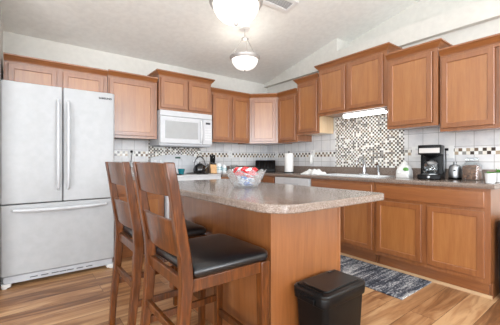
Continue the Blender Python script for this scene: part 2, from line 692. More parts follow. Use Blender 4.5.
def window(n, axis, c, lo, hi, zl, zh, mull):
    m = MB()
    t, d = 0.05, 0.04

    def bx(p, q, a, b):
        if axis == 'x':
            m.box(p, q, c - d, c + d, a, b)
        else:
            m.box(c - d, c + d, p, q, a, b)
    bx(lo, lo + t, zl, zh)
    bx(hi - t, hi, zl, zh)
    bx(lo + t, hi - t, zl, zl + t)
    bx(lo + t, hi - t, zh - t, zh)
    for k in range(1, mull):
        q = lo + (hi - lo) * k / mull
        bx(q - t / 2, q + t / 2, zl + t, zh - t)
    o = struct('window_%d' % n, m, 'white_plastic')
    g = MB()
    if axis == 'x':
        g.box(lo + t, hi - t, c - .003, c + .003, zl + t, zh - t)
    else:
        g.box(c - .003, c + .003, lo + t, hi - t, zl + t, zh - t)
    obj('pane', g, 'pane', o)


for i, h in enumerate(holes_f):
    window(i + 1, 'x', YF - .05, *h, 2 if h[1] - h[0] > 1 else 1)
window(5, 'y', XL - .05, *holes_l[0], 3)  # frame and pane of the added left opening
for i, h in enumerate(high_f):
    window(6 + i, 'x', YF - .05, *h, 3)  # frames and panes of the added high openings

# tile on the walls, with the mosaic border let into it
TT = 0.008


def wall_tile(n, back, segs):
    m = MB()
    for a, b, z0, z1 in segs:
        if back:
            m.box(a, b, -TT, 0, z0, z1)
        else:
            m.box(-TT, 0, a, b, z0, z1)
    return m


LIP = 1.014
o = struct('trim_2', wall_tile(2, True, [(-2.755, -2.14, LIP, 1.155), (-2.755, -2.14, 1.221, 1.371), (-2.14, -1.345, 0.0, 0.9), (-1.345, -TT, LIP, 1.155), (-1.345, -TT, 1.221, 1.371), (-1.345, -1.34, .9, LIP)]), 'tile_x')
obj('mosaic_border', wall_tile(0, True, [(-2.755, -2.14, 1.155, 1.221), (-1.345, -TT, 1.155, 1.221)]), 'border_X', o)
obj('mosaic_panel', wall_tile(0, True, [(-2.14, -1.345, 0.9, 1.5)]), 'mosaic_X', o)
o = struct('trim_3', wall_tile(3, False, [(-1.488, 0, LIP, 1.155), (-1.488, 0, 1.221, 1.51), (-3.41, -2.435, LIP, 1.155), (-3.41, -2.435, 1.221, 1.46)]), 'tile_y')
obj('mosaic_border', wall_tile(0, False, [(-1.488, 0, 1.155, 1.221), (-3.41, -2.435, 1.155, 1.221)]), 'border_Y', o)
obj('mosaic_panel', wall_tile(0, False, [(-2.435, -1.488, LIP, 1.70)]), 'mosaic_Y', o)

# ------------------------------------------------------------------ cabinets
DT = 0.019


def door_mesh(x0, x1, z0, z1, yf, rail=0.047):
    """flat-panel door frame; back at yf, front at yf-DT"""
    def ring(i, y):
        return [(x0 + i, y, z0 + i), (x1 - i, y, z0 + i), (x1 - i, y, z1 - i), (x0 + i, y, z1 - i)]
    R = [ring(0, yf), ring(0, yf - DT + .003), ring(.003, yf - DT), ring(rail - .002, yf - DT), ring(rail + .001, yf - DT + .002), ring(rail + .002, yf - DT + .008), ring(rail + .002, yf)]
    m = MB().loft(R, cap=False)
    n = len(m.v)
    # close the back
    m.f += [(0, n - 4, n - 3, 1), (1, n - 3, n - 2, 2), (2, n - 2, n - 1, 3), (3, n - 1, n - 4, 0)]
    return m


def add_door(root, x0, x1, z0, z1, yf, rail=0.047):
    d = obj('door', door_mesh(x0, x1, z0, z1, yf - .0045, rail), 'maple', root, angle=25)
    i = rail + .0015
    obj('door_panel', MB().box(x0 + i, x1 - i, yf - DT + .0035, yf - .006, z0 + i, z1 - i), 'maple_panel', d)


def add_drawer(root, x0, x1, z0, z1, yf):
    obj('drawer_front', MB().box(x0, x1, yf - DT - .001, yf - .001, z0, z1), 'maple_h', root, bevel=0.005)


CROWN = [(0, 0), (.006, 0), (.009, .012), (.018, .02), (.03, .034), (.037, .046), (.044, .05), (.044, .064), (0, .064)]


def face_frame(w, d, h, stile, top, bot, mid=None, rails=()):
    m = MB()
    y0, y1 = -d, -d + .019
    m.box(0, stile, y0, y1, 0, h)
    m.box(w - stile, w, y0, y1, 0, h)
    m.box(stile, w - stile, y0, y1, 0, bot)
    m.box(stile, w - stile, y0, y1, h - top, h)
    if mid:
        m.box(mid - .03, mid + .03, y0, y1, bot, h - top)
    for a, b in rails:
        m.box(stile, w - stile, y0, y1, a, b)
    return m


def upper(w, d, h, doors, label, loc, rz, retL=False, retR=False, side=None, d0=None, d1=None):
    root = thing('upper_cabinet', label, 'cabinet', loc, rz)
    g = 0.0015
    b = MB()
    b.box(g, w - g, -d + .019, -.012, 0.012, h)                       # closed carcass
    obj('carcass', b, side or 'maple', root)
    obj('face_frame', face_frame(w, d, h, .04, .05, .035, (doors[0][1] + doors[1][0]) / 2 if len(doors) > 1 else None).xf(Matrix.Diagonal(((w - 2 * g) / w, 1, 1, 1)) @ Matrix.Translation((g, 0, 0))), 'maple', root)
    for x0, x1 in doors:
        add_door(root, x0, x1, 0.03, h - .048, -d)
    path = [(g, -d, h - .022), (w - g, -d, h - .022)]
    if retL:
        path.insert(0, (g, -.012, h - .022))
    if retR:
        path.append((w - g, -.012, h - .022))
    cr = MB().sweep(CROWN, path, d0, d1)
    obj('crown_moulding', cr, 'maple_h', root, angle=50)
    obj('cabinet_top', MB().box(g, w - g, -d, -.012, h, h + .006), 'maple', root)
    return root


R90 = -math.pi / 2
# along the back wall
upper(0.93, .33, .325, [(.037, .437), (.49, .885)], 'wide low wooden wall cabinet with two doors above the white refrigerator', (-3.65, 0, 1.77), 0)
upper(0.583, .33, .735, [(.014, .541)], 'single-door wooden wall cabinet between the refrigerator and the microwave', (-2.718, 0, 1.372), 0)
upper(0.755, .38, .458, [(.018, .374), (.402, .738)], 'raised two-door wooden wall cabinet mounted directly over the white microwave', (-2.128, 0, 1.748), 0, True, True)
upper(0.718, .33, .735, [(.046, .357), (.394, .703)], 'two-door wooden wall cabinet right of the microwave, above the knife block', (-1.370, 0, 1.372), 0, d1=(1, -1))
# along the right wall
upper(0.408, .33, .735, [(.022, .384)], 'narrow wooden wall cabinet next to the angled corner one, above the paper towel roll', (0, -.652, 1.372), R90, d0=(1, 1))
upper(0.396, .33, .765, [(.02, .372)], 'narrow raised wooden wall cabinet with pale bare right side, left of the lit cabinet', (0, -1.062, 1.466), R90, True, side='maple_side')
upper(0.945, .34, .635, [(.018, .417), (.467, .902)], 'highest two-door wooden wall cabinet, above the under-cabinet light and sink', (0, -1.462, 1.692), R90, True, True)
upper(0.50, .355, .765, [(.025, .453)], 'single-door wooden wall cabinet right of the lit one, above coffee maker', (0, -2.412, 1.436), R90, False, True)
upper(0.485, .33, .735, [(.02, .417)], 'wooden wall cabinet at the far right end, above the bean jar and pots', (0, -2.918, 1.372), R90, False, True)

# angled corner wall cabinet
root = thing('corner_cabinet', 'angled single-door wooden wall cabinet set across the corner of the room', 'cabinet', (0, 0, 1.372))
E1, D1, H1 = .648, .33, .735
poly = [(-.012, -.012), (-E1, -.012), (-E1, -D1), (-D1, -E1), (-.012, -E1)]
obj('carcass', MB().prism(poly, 0.0, H1), 'maple', root)
L = math.hypot(E1 - D1, E1 - D1)
Mf = Matrix.Translation((-E1, -D1, 0)) @ Matrix.Rotation(-math.pi / 4, 4, 'Z')
dm = door_mesh(.035, L - .035, .03, H1 - .048, -.001).xf(Mf)
d = obj('door', dm, 'maple', root, angle=25)
obj('door_panel', MB().box(.0835, L - .0835, -DT + .007, -.003, .0785, H1 - .0965).xf(Mf), 'maple_panel', d)
obj('crown_moulding', MB().sweep(CROWN, [(-E1, -D1, H1 - .022), (-D1, -E1, H1 - .022)], (1, 0), (0, -1)), 'maple_h', root, angle=50)
obj('cabinet_top', MB().prism(poly, H1, H1 + .006), 'maple', root)


def base(w, label, loc, rz, doors, drawers, d=.61, h=.874, kick=.06, endR=False, endL=False, stile=.045):
    root = thing('base_cabinet', label, 'cabinet', loc, rz)
    g = .0015
    t = .018
    b = MB()                                                          # open-topped box: sides, back, bottom
    for q in (g, w - g - t):
        b.loft([[(x, -d + .019, .13), (x, -d + .019, h), (x, -.012, h), (x, -.012, 0), (x, -d + kick + .014, 0), (x, -d + kick + .014, .13)] for x in (q, q + t)])
    b.box(g + t, w - g - t, -.03, -.012, .13, h)
    b.box(g + t, w - g - t, -d + .019, -.03, .13, .148)
    obj('carcass', b, 'maple', root)
    zt = drawers[0][2] - .01 if drawers else h - .04
    fm = MB()
    y0, y1 = -d, -d + .019
    fm.box(g, stile, y0, y1, .13, h)
    fm.box(w - stile, w - g, y0, y1, .13, h)
    fm.box(stile, w - stile, y0, y1, .13, .18)
    fm.box(stile, w - stile, y0, y1, h - .035, h)
    if drawers:
        fm.box(stile, w - stile, y0, y1, .68, .735)
    if len(doors) > 1:
        q = (doors[0][1] + doors[1][0]) / 2
        fm.box(q - .032, q + .032, y0, y1, .18, .68)
    obj('face_frame', fm, 'maple', root)
    obj('toe_kick', MB().box(g + t, w - g - t, -d + kick, -d + kick + .012, 0, .13), 'maple_h', root)
    if endR:
        obj('end_panel', MB().loft([[(x, -d, .13), (x, -d, h), (x, -.012, h), (x, -.012, 0), (x, -d + kick, 0), (x, -d + kick, .13)] for x in (w - g, w + .004)]), 'maple', root)
    for x0, x1 in doors:
        add_door(root, x0, x1, .172, .694, -d)
    for x0, x1, z0, z1 in drawers:
        add_drawer(root, x0, x1, z0, z1, -d)
    return root


base(.593, 'wooden base cabinet between the refrigerator and the range, seen through the stool backs', (-2.743, 0, 0), 0, [(.035, .565)], [(.035, .565, .72, .85)])
base(.742, 'wooden base cabinet right of the white range, under the knife block', (-1.354, 0, 0), 0, [(.03, .36), (.39, .70)], [(.03, .36, .72, .85), (.39, .70, .72, .85)])
base(.30, 'narrow wooden base cabinet left of the white dishwasher', (0, -.615, 0), R90, [(.03, .27)], [(.03, .27, .72, .85)])
base(.855, 'wooden sink base cabinet right of the dishwasher, partly behind the island', (0, -1.562, 0), R90, [(.03, .405), (.455, .832)], [(.03, .832, .72, .85)])
base(.95, 'wide two-door wooden base cabinet at the open end, under the coffee maker', (0, -2.42, 0), R90, [(.024, .452), (.504, .917)], [(.024, .917, .72, .85)], endR=True)
struct('trim_4', MB().loft([[(-.553, y, 0), (-.566, y, 0), (-.566, y, .012), (-.560, y, .024), (-.553, y, .026)] for y in (-.95, -3.372)]), 'trim_white')

# ------------------------------------------------------------------ worktops
WT0, WT1 = .876, .914


def nosing(m, path):
    prof = [(0, 0), (.012, 0), (.017, .006), (.018, .019), (.017, .031), (.011, .038), (0, .038)]
    m.sweep(prof, [(x, y, WT0) for x, y in path])


SX0, SX1, SY0, SY1 = -.53, -.13, -2.36, -1.62         # sink cut-out
root = thing('worktop', 'speckled brown laminate worktop running from range round the corner past the sink', 'worktop', (0, 0, 0))
m = MB()
XF = -.627
m.box(-1.352, XF, -.627, -.011, WT0, WT1)
m.box(XF, -.011, SY1, -.011, WT0, WT1)
m.box(XF, -.011, -3.405, SY0, WT0, WT1)
m.box(XF, SX0, SY0, SY1, WT0, WT1)
m.box(SX1, -.011, SY0, SY1, WT0, WT1)
nosing(m, [(-1.352, -.627), (XF, -.627), (XF, -3.405)])
obj('slab', m, 'laminate', root)
m = MB()
m.box(-1.345, -.011, -.031, -.011, WT1, LIP - .001)
m.box(-.031, -.011, -3.405, -.031, WT1, LIP - .001)
obj('splash_lip', m, 'laminate', root, bevel=.004)
root = thing('worktop', 'short speckled laminate worktop between the refrigerator and the range', 'worktop', (0, 0, 0))
m = MB().box(-2.744, -2.142, -.627, -.011, WT0, WT1)
nosing(m, [(-2.744, -.627), (-2.142, -.627)])
obj('slab', m, 'laminate', root)
obj('splash_lip', MB().box(-2.744, -2.142, -.031, -.011, WT1, LIP - .001), 'laminate', root, bevel=.004)

# ------------------------------------------------------------------ sink, taps
root = thing('sink', 'white double-bowl drop-in sink set in the worktop below the mosaic', 'sink', ((SX0 + SX1) / 2, (SY0 + SY1) / 2, WT1))
hx, hy = (SX1 - SX0) / 2, (SY1 - SY0) / 2
m = MB()
for a0, a1, b0, b1 in ((-hx - .02, hx + .02, hy - .02, hy + .02), (-hx - .02, hx + .02, -hy - .02, -hy + .02), (-hx - .02, -hx + .03, -hy + .02, hy - .02), (hx - .05, hx + .02, -hy + .02, hy - .02), (-hx + .03, hx - .05, -.02, .02)):
    m.box(a0, a1, b0, b1, .001, .012)
obj('rim', m, 'porcelain', root, bevel=.003)
for s in (-1, 1):
    b = MB()
    y0, y1 = (.02, hy - .02) if s > 0 else (-hy + .02, -.02)
    x0, x1 = -hx + .03, hx - .05
    z = -.17
    vs = [(x0, y0, .001), (x1, y0, .001), (x1, y1, .001), (x0, y1, .001), (x0 + .03, y0 + .03, z), (x1 - .03, y0 + .03, z), (x1 - .03, y1 - .03, z), (x0 + .03, y1 - .03, z)]
    b.add(vs, [(0, 1, 5, 4), (1, 2, 6, 5), (2, 3, 7, 6), (3, 0, 4, 7), (4, 5, 6, 7)])
    o = obj('bowl', b, 'porcelain', root)
    obj('drain', MB().lathe([(.035, 0), (.035, .004), (.02, .005)], 16, ((x0 + x1) / 2, (y0 + y1) / 2, z + .001)), 'chrome', o)
root = thing('faucet', 'tall chrome faucet behind the sink', 'faucet', (-.10, -1.985, WT1 + .0135))
obj('base_plate', MB().prism(rrect(-.03, .03, -.07, .07, .028), -.001, .008), 'chrome', root, bevel=.002)
obj('body', MB().lathe([(.026, .008), (.022, .03), (.02, .09), (.022, .12), (.014, .13)], 18), 'chrome', root)
obj('spout', MB().tube([(0, 0, .10), (-.02, 0, .17), (-.06, 0, .20), (-.12, 0, .195), (-.165, 0, .155), (-.17, 0, .12)], [.014, .013, .013, .012, .012, .014], 12), 'chrome', root)
obj('lever', MB().tube([(0, 0, .125), (.012, .0, .16), (.03, .0, .21)], [.012, .009, .007], 10), 'chrome', root)
root = thing('side_sprayer', 'short chrome side sprayer standing right of the tall faucet', 'sprayer', (-.10, -2.175, WT1 + .0135))
obj('holder', MB().lathe([(.024, -.001), (.022, .012), (.016, .03)], 16), 'chrome', root)
obj('spray_head', MB().tube([(0, 0, .028), (0, 0, .07), (-.006, 0, .10), (-.03, 0, .125)], [.012, .013, .016, .018], 12), 'chrome', root)

# ------------------------------------------------------------------ dishwasher
root = thing('dishwasher', 'white dishwasher under the worktop behind the island', 'dishwasher', (0, -.918, 0), R90)
DW = .641
obj('tub', MB().box(.004, DW - .004, -.60, -.02, .10, .868), 'white_plastic', root)
obj('door', MB().box(.004, DW - .004, -.635, -.602, .14, .735), 'white_gloss', root, bevel=.006)
p = obj('control_panel', MB().box(.004, DW - .004, -.642, -.602, .739, .868), 'white_gloss', root, bevel=.006)
obj('pocket_handle', MB().box(.18, DW - .18, -.648, -.6425, .775, .80), 'grille', p, bevel=.004)
obj('toe_panel', MB().box(.02, DW - .02, -.57, -.55, 0, .125), 'white_plastic', root)

# ------------------------------------------------------------------ refrigerator
root = thing('refrigerator', 'large white french-door refrigerator with bottom freezer drawer', 'refrigerator', (-3.2, 0, 0))
W2 = .452
obj('case', MB().box(-W2, W2, -.725, -.04, .03, 1.765), 'fridge_white', root, bevel=.006)
obj('gasket', MB().box(-W2 + .012, W2 - .012, -.735, -.724, .09, 1.765), 'dark_gap', root)
for s in (-1, 1):
    x0, x1 = (-W2, -.0035) if s < 0 else (.0035, W2)
    poly = rrect(x0, x1, -.806, -.736, (.022, .012, .006, .006) if s < 0 else (.012, .022, .006, .006), 4)
    d = obj('fridge_door', MB().prism(poly, .722, 1.78), 'fridge_white', root, bevel=.005)
    hxp = s * .040
    pts = [(hxp, -.806, .83), (hxp, -.838, .85), (hxp, -.853, .98), (hxp, -.858, 1.24), (hxp, -.853, 1.50), (hxp, -.838, 1.635), (hxp, -.806, 1.655)]
    obj('door_handle', MB().tube(pts, [.010, .0115, .012, .0125, .012, .0115, .010], 12), 'fridge_handle', d)
    if s > 0:
        text('logo', 'SAMSUNG', .026, 'dark_gap', d, Matrix.Translation((.362, -.8065, 1.722)) @ Matrix.Rotation(math.pi / 2, 4, 'X'))
poly = rrect(-W2, W2, -.806, -.736, (.022, .022, .006, .006), 4)
d = obj('freezer_drawer', MB().prism(poly, .105, .712), 'fridge_white', root, bevel=.005)
pts = [(-.37, -.806, .668), (-.36, -.842, .668), (-.2, -.856, .662), (0, -.860, .660), (.2, -.856, .662), (.36, -.842, .668), (.37, -.806, .668)]
obj('drawer_handle', MB().tube(pts, [.013, .015, .016, .0165, .016, .015, .013], 12), 'fridge_handle', d)
gr = obj('base_grille', MB().box(-W2 + .02, W2 - .02, -.79, -.75, .035, .098), 'grille', root, bevel=.004)
for q in (-.22, -.14, -.06, .0, .06, .14, .22):
    obj('vent_slot', MB().box(q - .028, q + .028, -.7925, -.788, .058, .066), 'vent_dark', gr)
for s in (-1, 1):
    c = s * (W2 - .06)
    obj('foot', MB().prism(rrect(c + s * .02 - .035, c + s * .02 + .035, -.812, -.70, .02), .012, .04).lathe([(.02, 0), (.02, .013)], 12, (c + s * .03, -.79, 0)), 'white_plastic', root, bevel=.003)
    obj('rear_foot', MB().lathe([(.02, 0), (.02, .031)], 12, (c, -.1, 0)), 'black_plastic', root)
for s in (-1, 1):
    obj('hinge_cover', MB().box(s * .40 - .04, s * .40 + .04, -.76, -.64, 1.781, 1.792), 'fridge_white', root, bevel=.005)

# ------------------------------------------------------------------ microwave
root = thing('microwave', 'white over-the-range microwave with grey window', 'microwave', (-2.124, 0, 1.302))
MW, MH, MD = .755, .443, .40
obj('case', MB().box(.002, MW - .002, -MD + .03, -.012, .0, MH), 'white_gloss', root)
obj('top_grille', MB().box(.002, MW - .002, -MD - .004, -MD + .029, MH - .07, MH), 'white_gloss', root, bevel=.004)
d = obj('door', MB().box(.002, .60, -MD - .012, -MD + .029, .02, MH - .075), 'white_gloss', root, bevel=.008)
wf = MB()
fx0, fx1, fz0, fz1 = .065, .53, .085, .31
wf.box(fx0, fx1, -MD - .0145, -MD - .011, fz0, fz1)
obj('window', wf, 'window_grey', d, bevel=.002)
obj('door_handle', MB().tube([(.568, -MD - .012, .05), (.568, -MD - .042, .07), (.568, -MD - .05, .18), (.568, -MD - .042, .32), (.568, -MD - .012, .34)], .0125, 12), 'white_handle', d)
cp = obj('control_panel', MB().box(.606, MW - .002, -MD - .008, -MD + .029, .02, MH - .075), 'white_gloss', root, bevel=.006)
obj('display', MB().box(.65, .72, -MD - .0105, -MD - .007, .30, .327), 'dark_gap', cp)
m = MB()
for r_ in range(5):
    for c_ in range(3):
        m.box(.642 + c_ * .032, .664 + c_ * .032, -MD - .0095, -MD - .007, .08 + r_ * .036, .1 + r_ * .036)
obj('keypad', m, 'white_handle', cp)
obj('base_vent', MB().box(.02, MW - .02, -MD + .03, -.05, -.014, -.0005), 'grey_trim', root)

# ------------------------------------------------------------------ range
root = thing('range', 'white freestanding electric range below the microwave', 'stove', (-1.752, 0, 0))
RW = .381
obj('body', MB().box(-RW, RW, -.62, -.03, .04, .893), 'white_gloss', root)
obj('cooktop', MB().box(-RW, RW, -.655, -.03, .894, .914), 'white_gloss', root, bevel=.006)
fr = obj('front_rail', MB().box(-RW, RW, -.645, -.621, .80, .892), 'white_gloss', root, bevel=.004)
d = obj('oven_door', MB().box(-RW + .003, RW - .003, -.652, -.621, .24, .795), 'white_gloss', root, bevel=.008)
obj('oven_window', MB().box(-.24, .24, -.6545, -.651, .40, .66), 'black_gloss', d)
obj('oven_handle', MB().tube([(-.33, -.652, .75), (-.32, -.69, .75), (.32, -.69, .75), (.33, -.652, .75)], .013, 12), 'white_handle', d)
obj('storage_drawer', MB().box(-RW + .003, RW - .003, -.648, -.621, .07, .232), 'white_gloss', root, bevel=.006)
obj('plinth', MB().box(-RW + .02, RW - .02, -.58, -.05, 0, .04), 'black_plastic', root)
# arched control back panel
prof = []
N = 16
top = [(-RW + 2 * RW * i / N, 1.135 + .05 * (1 - (2 * i / N - 1) ** 2)) for i in range(N + 1)]
poly = [(-RW, .914)] + top + [(RW, .914)]
m = MB().loft([[(x, -.095 + (z - .914) * .08, z) for x, z in poly], [(x, -.02, z) for x, z in poly]])
bp = obj('back_panel', m, 'white_gloss', root, angle=30, bevel=.004)
obj('display', MB().box(-.03, .05, -.0795, -.075, 1.128, 1.152), 'display', bp)
obj('ledge_line', MB().box(-RW + .02, RW - .02, -.098, -.085, 1.02, 1.027), 'grille', bp)
for q in (-.32, -.25, .25, .32):
    obj('knob', MB().lathe([(.022, 0), (.02, .02), (.014, .024)], 16).xf(Matrix.Translation((q, -.082, 1.09)) @ Matrix.Rotation(math.pi / 2, 4, 'X')), 'white_handle', bp)
for (bx_, by_, br_) in ((-.20, -.48, .078), (.19, -.48, .078), (-.20, -.20, .07), (.19, -.22, .1)):
    b = MB()
    for rr in (br_, br_ * .72, br_ * .44):
        b.tube([(bx_ + rr * math.cos(t), by_ + rr * math.sin(t), .921) for t in (2 * math.pi * k / 24 for k in range(25))], .005, 6)
    obj('burner_coil', b, 'black_matte', root)

# ------------------------------------------------------------------ kettle
root = thing('kettle', 'shiny black kettle with looped handle on the white range', 'kettle', (-1.515, -.31, .9275))
obj('body', MB().lathe([(.078, 0), (.092, .02), (.094, .05), (.08, .09), (.055, .115), (.04, .12)], 28), 'black_gloss', root)
ld = obj('lid', MB().lathe([(.042, .12), (.036, .13), (.012, .136)], 20), 'black_gloss', root)
obj('lid_knob', MB().lathe([(.007, .136), (.013, .148), (.01, .158), (.003, .161)], 14), 'chrome', ld)
Rk = Matrix.Rotation(math.radians(-18), 4, 'Z')
obj('spout', MB().tube([(.07, 0, .06), (.10, 0, .085), (.125, 0, .12)], [.022, .017, .012], 12).xf(Rk), 'black_gloss', root)
obj('handle', MB().tube([(.078 * math.cos(t), 0, .10 + .125 * math.sin(t)) for t in (math.pi * k / 16 for k in range(17))], [.006] * 5 + [.010] * 7 + [.006] * 5, 10).xf(Rk), 'black_gloss', root)

# teal cup with a wire handle
root = thing('cup', 'small teal cup with tall thin wire handle on the range', 'cup', (-1.835, -.40, .9155))
obj('bowl', MB().lathe([(.030, 0), (.040, .03), (.048, .075), (.044, .075), (.034, .01)], 22), 'teal', root)
obj('wire_handle', MB().tube([(-.040, 0, .07), (-.040, 0, .19), (-.03, 0, .205), (.0, 0, .205), (.01, 0, .19), (.01, 0, .03)], .003, 8), 'steel', root)

# ------------------------------------------------------------------ knife block and knives
KB = (-1.275, -.27, .9155)
root = thing('knife_block', 'pale wooden knife block with dark front, right of the kettle', 'knife block', KB, math.radians(-20))
body = MB().loft([[(-.045, -.075, 0), (-.045, .075, 0), (-.045, .075, .16), (-.045, -.03, .125)], [(.045, -.075, 0), (.045, .075, 0), (.045, .075, .16), (.045, -.03, .125)]])
obj('block', body, 'knife_wood', root, bevel=.003)
obj('slot_face', MB().loft([[(-.04, -.028, .127), (-.04, .07, .160), (-.04, .07, .164), (-.04, -.028, .131)], [(.04, -.028, .127), (.04, .07, .160), (.04, .07, .164), (.04, -.028, .131)]]), 'black_matte', root)
Rz = Matrix.Rotation(math.radians(-20), 4, 'Z')
proto = None
for i, (px, py, ln) in enumerate(((-.028, .052, .115), (0, .055, .12), (.028, .05, .105), (-.02, .018, .10), (.018, .015, .095), (0, -.012, .08))):
    zb = .131 + (py + .028) * .337 + .004
    p = Rz @ Vector((px, py, 0))
    loc = (KB[0] + p.x, KB[1] + p.y, KB[2] + zb)
    if proto is None:
        proto = thing('kitchen_knife', 'black-handled kitchen knife standing in the pale wooden knife block', 'knife', loc, math.radians(-20), 'knives in the knife block')
        h = MB().loft([[(-.009, -.013 + q[0], q[1]), (.009, -.013 + q[0], q[1]), (.009, .013 + q[0] + q[2], q[1]), (-.009, .013 + q[0] + q[2], q[1])] for q in ((0, .002, 0), (-.008, .05, .002), (-.014, .09, 0), (-.022, .115, .004))])
        obj('handle', h, 'black_plastic', proto, bevel=.003)
        obj('bolster', MB().box(-.006, .006, -.012, .012, -.001, .004), 'steel', proto)
    else:
        k = dup(proto, loc)
        k.scale = (1, 1, ln / .115)

# ------------------------------------------------------------------ canisters and jar right of the knife block
def canister(loc, r, h, label):
    root = thing('canister', label, 'canister', loc)
    obj('body', MB().lathe([(r * .92, 0), (r, .008), (r, h * .74), (r * .86, h * .82)], 24), 'porcelain', root)
    obj('lid', MB().lathe([(r * .88, h * .82), (r * .88, h * .9), (r * .5, h * .96), (r * .2, h)], 24), 'porcelain', root)
    m = MB()
    for k in range(5):
        t = math.radians(205 + k * 28)
        for dz in (.32, .52):
            m.ball((r * 1.0 * math.cos(t), r * 1.0 * math.sin(t), h * (dz + .04 * (k % 2))), (r * .16, r * .16, h * .07), 8, 6)
    obj('painted_motif', m, 'teal_pale', root)


canister((-1.165, -.25, .9155), .046, .155, 'taller white canister with teal motif beside the knife block')
canister((-1.065, -.24, .9155), .037, .125, 'shorter white canister with teal motif left of the round glass jar')
root = thing('glass_jar', 'round clear glass jar with metal rim behind the candy bowl', 'jar', (-.90, -.26, .9155))
obj('body', MB().lathe([(.05, 0), (.072, .02), (.076, .06), (.062, .10), (.056, .112), (.053, .112), (.06, .098), (.072, .06), (.068, .022), (.048, .004)], 28), 'glass', root)
obj('rim', MB().tube([(.057 * math.cos(t), .057 * math.sin(t), .113) for t in (2 * math.pi * k / 28 for k in range(29))], .005, 8), 'steel', root)

# black bread bin in the corner
root = thing('bread_bin', 'black ribbed box with sloping front in the worktop corner', 'box', (-.30, -.31, .9155), math.radians(-42))
m = MB().loft([[(x, -.075, 0), (x, .075, 0), (x, .075, .19), (x, .02, .19), (x, -.075, .05)] for x in (-.165, .165)])
obj('case', m, 'black_plastic', root, bevel=.008)
m = MB()
for k in range(6):
    x = -.125 + k * .05
    m.loft([[(x - .004, -.0755, .055), (x + .004, -.0755, .055), (x + .004, -.072, .05), (x - .004, -.072, .05)], [(x - .004, .014, .187), (x + .004, .014, .187), (x + .004, .018, .184), (x - .004, .018, .184)]])
obj('ribs', m, 'black_gloss', root)
obj('lid_band', MB().box(-.155, .155, .022, .07, .19, .196), 'grey_trim', root)

# paper towel roll on a holder
root = thing('paper_towel', 'white paper towel roll on upright holder beside dishwasher wall', 'paper towel', (-.31, -.87, .9155))
obj('holder_base', MB().lathe([(.075, 0), (.075, .01), (.06, .014)], 24), 'black_matte', root)
obj('holder_rod', MB().lathe([(.007, .014), (.007, .31), (.012, .318), (.006, .326)], 12), 'black_matte', root)
obj('roll', MB().lathe([(.021, .016), (.064, .016), (.066, .02), (.066, .288), (.064, .292), (.021, .292)], 32), 'paper', root)

# crumpled cloth left of the sink
m = MB()
NX, NY = 26, 14
rows = []
cl = MB()
random.seed(3)
ph = [random.uniform(0, 6.28) for _ in range(8)]


def clz(a, b):
    e = max(0, 1 - abs(a) ** 2.4) * max(0, 1 - abs(b) ** 2.6)
    q = .5 + .5 * math.sin(5 * a + 2.5 * b + ph[0]) * math.cos(4.0 * b - 3 * a + ph[1])
    q2 = .5 + .5 * math.sin(11 * a - 6 * b + ph[2])
    return .006 + e ** .6 * (.024 + .042 * q + .014 * q2)


for i in range(NX + 1):
    a = -1 + 2 * i / NX
    row = []
    for j in range(NY + 1):
        b = -1 + 2 * j / NY
        wv = 1 + .14 * math.sin(4 * a + ph[3]) + .1 * math.sin(9 * a + ph[4])
        row.append((b * .085 * wv, a * .155 * (1 + .1 * math.sin(3 * b + ph[5])), clz(a, b)))
    rows.append(row)
vs = [p for r_ in rows for p in r_]
nn = len(vs)
vs += [(x, y, .0005) for x, y, z in vs]
fs = []
for i in range(NX):
    for j in range(NY):
        a = i * (NY + 1) + j
        fs.append((a, a + 1, a + NY + 2, a + NY + 1))
        fs.append((nn + a, nn + a + NY + 1, nn + a + NY + 2, nn + a + 1))
edge = [j for j in range(NY + 1)] + [i * (NY + 1) + NY for i in range(1, NX + 1)] + [NX * (NY + 1) + j for j in range(NY - 1, -1, -1)] + [i * (NY + 1) for i in range(NX - 1, 0, -1)]
for k in range(len(edge)):
    a, b = edge[k], edge[(k + 1) % len(edge)]
    fs.append((a, nn + a, nn + b, b))
tag(obj('dish_towel', MB().add(vs, fs), 'cloth', loc=(-.40, -1.425, .9155), angle=70), 'crumpled white dish towel on the worktop left of the sink', 'towel')

# white container with green patch right of the sink
root = thing('juicer', 'small white rounded juicer-like container with green patch, left of coffee maker', 'container', (-.22, -2.535, .9155), R90)
ju = [(0, .066, .01), (.012, .07, .02), (.07, .068, .025), (.10, .06, .03), (.125, .048, .03), (.14, .036, .03)]
obj('body', MB().loft([[(x, y, z) for x, y in rrect(-q, q, -q * .92, q * .92, r_)] for z, q, r_ in ju]), 'white_plastic', root, angle=50)
obj('cone', MB().lathe([(.034, .1405), (.032, .15), (.018, .166), (.006, .175)], 20), 'white_plastic', root)
obj('green_cup', MB().ball((.038, -.052, .088), (.03, .016, .022), 16, 10), 'green', root)
obj('spout', MB().tube([(-.03, -.05, .055), (-.03, -.085, .045)], [.012, .009], 10), 'white_plastic', root)

# coffee maker
root = thing('coffee_maker', 'black drip coffee maker with silver band and glass carafe', 'coffee maker', (-.215, -2.80, .9155), math.radians(-78))
obj('base', MB().prism(rrect(-.10, .10, -.16, .11, .02), 0, .045), 'black_plastic', root, bevel=.006)
obj('warming_plate', MB().lathe([(.07, .045), (.07, .05), (.066, .052)], 24, (0, -.055, 0)), 'steel', root)
obj('tower', MB().prism(rrect(-.10, .10, .015, .11, .015), .045, .24), 'black_plastic', root, bevel=.004)
hd = obj('brew_head', MB().prism(rrect(-.10, .10, -.125, .11, .02), .24, .335), 'black_plastic', root, bevel=.006)
obj('silver_band', MB().box(-.088, .088, -.1285, -.1245, .255, .305), 'nickel', hd, bevel=.002)
obj('button', MB().lathe([(.012, 0), (.012, .006), (.009, .007)], 14).xf(Matrix.Translation((0, -.16, .022)) @ Matrix.Rotation(math.pi / 2, 4, 'X')), 'steel', root)
obj('filter_funnel', MB().lathe([(.03, .205), (.06, .225), (.066, .2395)], 22, (0, -.055, 0)), 'black_plastic', root)
